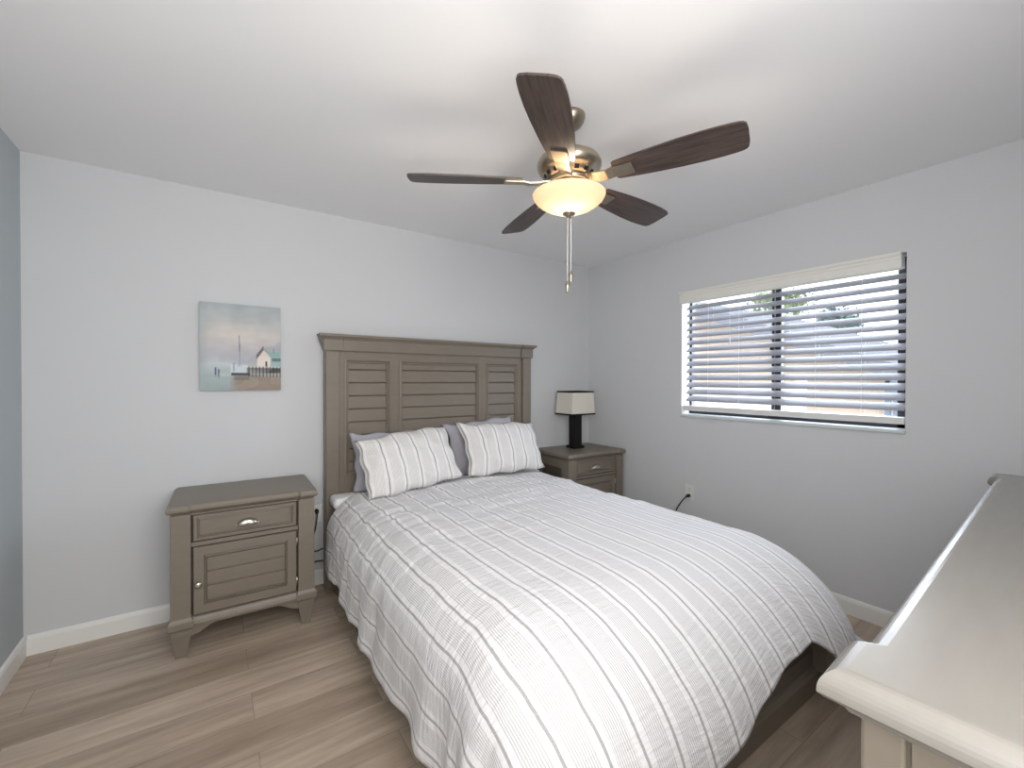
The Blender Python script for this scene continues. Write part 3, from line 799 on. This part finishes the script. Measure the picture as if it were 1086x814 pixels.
# ------------------------------------------------------------------ painting on canvas
PX0, PX1, PZ0_, PZ1_ = -3.085, -2.676, 1.2805, 1.788
pt = empty('canvas_painting', ((PX0 + PX1) / 2, -.001, PZ0_), 'unframed canvas painting of a misty harbour with sailboat and hut on the back wall', 'painting')
gx, gz = 150, 180
A, B = np.meshgrid((np.arange(gx) + .5) / gx, (np.arange(gz) + .5) / gz, indexing='ij')       # u right, v down
def c3(*c): return np.array(c, float) / 255
def lerp3(t, cols, stops):
    out_ = np.zeros(t.shape + (3,))
    for k in range(3): out_[..., k] = np.interp(t, stops, [c[k] for c in cols])
    return out_
nz = vnoise(A, B, 51, 6) * .6 + vnoise(A, B, 52, 14) * .4
nst = vnoise(A * .5, B * 2, 53, 12)
img = lerp3(B + .03 * nz, [c3(150, 162, 166), c3(168, 172, 174), c3(188, 182, 178), c3(176, 172, 176), c3(164, 166, 176), c3(176, 184, 188), c3(150, 170, 172), c3(140, 158, 160)], [0, .18, .36, .5, .62, .70, .82, 1])
warm = np.exp(-((A - .5) / .3) ** 2 - ((B - .35) / .12) ** 2); img = img * (1 - .4 * warm[..., None]) + c3(205, 190, 178) * .4 * warm[..., None]
left = np.clip(1 - A / .12, 0, 1) * .5; img = img * (1 - left[..., None]) + c3(140, 156, 160) * left[..., None]
def paint(mask, c, soft=1.0):
    global img
    mk = np.clip(mask, 0, 1)[..., None] * soft
    img = img * (1 - mk) + np.asarray(c) * mk
def inbox(u0, u1, v0, v1, e=.012):
    return np.clip((A - u0) / e + .5, 0, 1) * np.clip((u1 - A) / e + .5, 0, 1) * np.clip((B - v0) / e + .5, 0, 1) * np.clip((v1 - B) / e + .5, 0, 1)
shore = np.clip((A - .34) / .12, 0, 1) * np.clip((B - .80 - .02 * nz) / .05, 0, 1)
paint(shore, c3(150, 128, 108), .85); paint(shore * (nst > .1), c3(120, 104, 90), .35)
hill = np.clip((B - (.70 - .28 * np.clip((A - .35) / .6, 0, 1)) - .03 * nz) / .04, 0, 1) * np.clip((.76 - B) / .03, 0, 1) * np.clip((A - .35) / .1, 0, 1)
paint(hill, c3(150, 152, 164), .55)
paint(inbox(.36, .57, .70, .80) * np.clip(1 + .5 * nz, 0, 1), c3(186, 200, 206), .9)      # white hull
paint(inbox(.37, .60, .795, .825), c3(58, 58, 66), .9); paint(inbox(.40, .62, .83, .88) * (nz > -.1), c3(104, 100, 98), .6)
paint(inbox(.462, .472, .36, .72, .004), c3(116, 118, 130), .85); paint(inbox(.44, .50, .55, .72), c3(168, 174, 188), .7); paint(inbox(.474, .478, .45, .7, .004), c3(90, 92, 104), .6)
paint(inbox(.39, .41, .68, .78, .006), c3(110, 120, 130), .6)
hut = inbox(.69, .87, .56, .725); paint(hut, c3(214, 200, 186), .95)
gab = np.clip((.50 + np.abs(A - .77) * 1.15 - B) / -.012 + .0, 0, 1) * np.clip((.60 + .0 * A - B) / .01, 0, 1) * inbox(.68, .88, .48, .62); paint(gab, c3(206, 192, 180), .9)
roofl = (np.abs(B - (.50 + (.77 - A) * 1.2)) < .028) & (A < .775) & (A > .68); paint(roofl * 1.0, c3(92, 84, 84), .9)
roofr = (np.abs(B - (.50 + (A - .77) * .9)) < .02) & (A >= .77) & (A < .86); paint(roofr * 1.0, c3(140, 150, 152), .8)
paint(inbox(.795, .82, .655, .725, .006), c3(62, 56, 56), .9)
teal = inbox(.86, 1.0, .53, .73); paint(teal, c3(138, 172, 172), .9); paint(inbox(.88, 1., .615, .655), c3(72, 100, 108), .8); paint(inbox(.82, .98, .54, .60) * (A > .84), c3(118, 160, 160), .6)
paint(inbox(.895, .91, .50, .56, .005), c3(100, 130, 132), .8)
paint(inbox(.56, 1.0, .715, .735), c3(196, 186, 176), .8)
dock = inbox(.56, 1.0, .735, .80); paint(dock * np.clip(.6 + nz, 0, 1), c3(82, 74, 68), .9)
for u0 in np.arange(.58, 1.0, .045): paint(inbox(u0, u0 + .012, .72, .84, .005), c3(52, 48, 48), .8)
paint(inbox(.84, 1.0, .735, .79) * (nst > -.2), c3(48, 46, 50), .7)
for u0, v0 in ((.175, .735), (.212, .755)): paint(inbox(u0, u0 + .018, v0, v0 + .085, .006), c3(70, 76, 112), .9); paint(inbox(u0 + .002, u0 + .016, v0 + .085, v0 + .11, .006), c3(110, 118, 140), .6)
paint(inbox(.22, .36, .80, .83, .03), c3(196, 196, 194), .5)
img = img * (1 + .035 * nz[..., None] + .02 * nst[..., None])
lin = np.where(img <= .04045, img / 12.92, ((np.clip(img, 0, 1) + .055) / 1.055) ** 2.4)
g_ = lin.mean(axis=2, keepdims=True); lin = np.clip((lin * .72 + g_ * .28) * 1.22, 0, 1)
bm = bmesh.new(); cl = bm.verts.layers.float_color.new('paint')
def cv(x, y, z, i, j):
    v = bm.verts.new((x, y, z)); v[cl] = (*lin[min(max(i, 0), gx - 1), min(max(j, 0), gz - 1)], 1); return v
wd, ht = PX1 - PX0, PZ1_ - PZ0_
fr = [[cv(-wd / 2 + wd * i / (gx - 1), -.030, ht - ht * j / (gz - 1), i, j) for j in range(gz)] for i in range(gx)]
for i in range(gx - 1):
    for j in range(gz - 1): bm.faces.new((fr[i][j], fr[i][j + 1], fr[i + 1][j + 1], fr[i + 1][j]))
# wrapped edges carry the picture round to the wall
rim = [(i, 0) for i in range(gx)] + [(gx - 1, j) for j in range(1, gz)] + [(i, gz - 1) for i in range(gx - 2, -1, -1)] + [(0, j) for j in range(gz - 2, 0, -1)]
bk = [cv(fr[i][j].co.x, 0, fr[i][j].co.z, i, j) for i, j in rim]
for k in range(len(rim)):
    k2 = (k + 1) % len(rim); a_, b2 = fr[rim[k][0]][rim[k][1]], fr[rim[k2][0]][rim[k2][1]]
    bm.faces.new((a_, b2, bk[k2], bk[k]))
obj('canvas', bm, M['canvas'], pt)
bm = bmesh.new(); box(bm, -wd / 2 + .004, wd / 2 - .004, -.022, -.0005, .004, .034); box(bm, -wd / 2 + .004, wd / 2 - .004, -.022, -.0005, ht - .034, ht - .004)
box(bm, -wd / 2 + .004, -wd / 2 + .034, -.022, -.0005, .034, ht - .034); box(bm, wd / 2 - .034, wd / 2 - .004, -.022, -.0005, .034, ht - .034)
obj('stretcher_frame', bm, M['bark'], pt)

# ------------------------------------------------------------------ outlets and cords
def outlet(loc, rz, label):          # plate faces local -y
    r_ = empty('wall_outlet', loc, label, 'outlet', rz)
    obj('plate', BX(-.036, .036, -.006, 0, -.058, .058, .003), M['plastic'], r_)
    for dz in (-.024, .024):
        so = obj('socket', BX(-.017, .017, -.0085, -.005, dz - .0145, dz + .0145, .003), M['plastic'], r_)
        bm = bmesh.new(); box(bm, -.0075, -.0055, -.0090, -.008, dz - .002, dz + .007); box(bm, .0055, .0075, -.0090, -.008, dz - .002, dz + .007); lathe(bm, [(.002, -.0045), (.002, .0005)], 8, (0, -.0086, dz - .008))
        obj('slots', bm, M['black'], so)
    return r_
outlet((-.0003, -1.100, .487), math.radians(-90), 'white wall outlet under the window with a black plug in its lower socket')
outlet((-2.468, -.0003, .465), 0, 'white wall outlet between the left nightstand and the headboard post')
t = empty('power_cord', (-.01, -1.100, .463), 'black cord plugged into the outlet under the window, dropping behind the bed', 'cord')
bm = bmesh.new(); tube(bm, [(.001, 0, 0), (-.012, 0, 0), (-.028, .001, -.002), (-.036, .003, -.006)], [.012, .0135, .011, .006], 12); obj('plug', bm, M['black_plastic'], t, smooth=True)
obj('cable', tube(bmesh.new(), catmull([(-.034, .003, -.005), (-.052, .030, -.045), (-.060, .070, -.12), (-.062, .10, -.24), (-.06, .12, -.40), (-.05, .2, -.455), (-.055, .5, -.456)], 8), .0042, 8), M['black_plastic'], t, smooth=True)
t = empty('power_cord', (-2.468, -.010, .489), 'black cord looping from the outlet behind the left nightstand towards the bed', 'cord')
bm = bmesh.new(); tube(bm, [(0, .001, 0), (0, -.014, 0), (0, -.026, -.004), (0, -.030, -.016)], [.012, .013, .011, .007], 12); obj('plug', bm, M['black_plastic'], t, smooth=True)
obj('cable', tube(bmesh.new(), catmull([(0, -.029, -.012), (-.003, -.030, -.05), (-.012, -.028, -.11), (-.03, -.026, -.19), (-.03, -.026, -.245), (.0, -.014, -.262), (.04, -.001, -.258), (.10, -.001, -.270), (.13, -.001, -.30), (.06, -.001, -.335), (-.01, -.012, -.33), (-.06, -.02, -.345)], 8), .0042, 8), M['black_plastic'], t, smooth=True)

# ------------------------------------------------------------------ outdoors
o = struct('ground', BX(.17, 40, -25, 25, -.45, -.35), M['lawn'])
bm = prism_xz(bmesh.new(), [(.15, 2.62), (.75, 2.46), (.75, 2.40), (.15, 2.44)], -4.2, 1.0)  # unseen eave, added to keep high sky light off the slats
struct('trim_added_eave', bm, M['trim'])
nh = empty('neighbour_house', (6.4, 1.0, -.35), 'peach house with grey gable roof seen through the window blind', 'house')
# gable end faces the window (normal -x)
apex_y, apex_z, ev_y, ev_z, ev2_y = 3.2, 3.04, -1.6, 1.125, 8.0
bm = loops(bmesh.new(), [[(x, y - 1.0, z) for y, z in ((ev_y + .4, 0), (ev2_y - .4, 0), (ev2_y - .4, ev_z + .40), (apex_y, apex_z + .30), (ev_y + .4, ev_z + .40))] for x in (0, 7)])
obj('wall', bm, M['stucco'], nh)
bm = loops(bmesh.new(), [[(x, y - 1.0, z) for y, z in ((ev_y, ev_z + .28), (ev_y, ev_z + .52), (apex_y, apex_z + .62), (ev2_y, ev_z + .52), (ev2_y, ev_z + .28), (apex_y, apex_z + .34))] for x in (-.5, 7.4)])
obj('roof', bm, M['roof_grey'], nh)
fe = empty('vinyl_fence', (4.2, 1, -.35), 'plain white fence outside, below the neighbouring roof', 'fence')
bm = bmesh.new(); k = -1.12
while k < 9: box(bm, -.02, .02, k, k + .298, .05, 1.62, .004); k += .30
obj('fence_panel', bm, M['fence_white'], fe)
for k in range(4): obj('fence_post', BX(-.06, .06, -1.24 + 2.4 * k, -1.125 + 2.4 * k, 0, 1.70, .005), M['fence_white'], fe)
la = empty('lattice_gate', (4.2, -1.75, -.35), 'blue grey lattice panel outside at the lower right of the window', 'gate')
bm = bmesh.new()
for k in range(9): box(bm, -.012, .012, -.55 + .125 * k, -.50 + .125 * k, .05, 1.6)
for k in range(10): box(bm, -.02, -.012, -.55, .55, .08 + .16 * k, .14 + .16 * k)
obj('lattice', bm, M['lattice'], la)
bm = bmesh.new(); box(bm, -.03, .03, -.58, -.53, 0, 1.7); box(bm, -.03, .03, .53, .58, 0, 1.7); box(bm, -.03, .03, -.58, .58, 1.62, 1.70); obj('gate_frame', bm, M['lattice'], la)

def tree(loc, h, r, mat, label, seed):
    rs = random.Random(seed)
    t = empty('tree', loc, label, 'tree', group='trees outside the window')
    bm = tube(bmesh.new(), catmull([(0, 0, 0), (.05, .03, h * .3), (-.04, .05, h * .62)], 4), .09, 8); obj('trunk', bm, M['bark'], t, smooth=True)
    bm = bmesh.new()
    blobs = [(Vector((rs.uniform(-.6, .6) * r, rs.uniform(-.8, .8) * r, h * .72 + rs.uniform(-.35, .35) * r)), r * rs.uniform(.35, .6)) for _ in range(9)]
    for _ in range(1500):
        c, br_ = rs.choice(blobs)
        d = Vector((rs.gauss(0, 1), rs.gauss(0, 1), rs.gauss(0, 1))).normalized() * br_ * rs.uniform(.6, 1.0)
        p = c + d; a = Vector((rs.gauss(0, 1), rs.gauss(0, 1), rs.gauss(0, 1))).normalized(); b_ = a.cross(d).normalized(); s = rs.uniform(.05, .11)
        bm.faces.new([bm.verts.new(q_) for q_ in (p - a * s, p + b_ * s * .5, p + a * s, p - b_ * s * .5)])
    obj('crown', bm, mat, t, recalc=False)
tree((15, 5.1, -.35), 6.5, 1.1, M['leaf'], 'yellow green tree above the roof outside, left of the window middle', 4)
tree((15, 3.1, -.35), 5.2, .8, M['leaf_blue'], 'blue green tree beyond the roof outside, right of the window middle', 9)
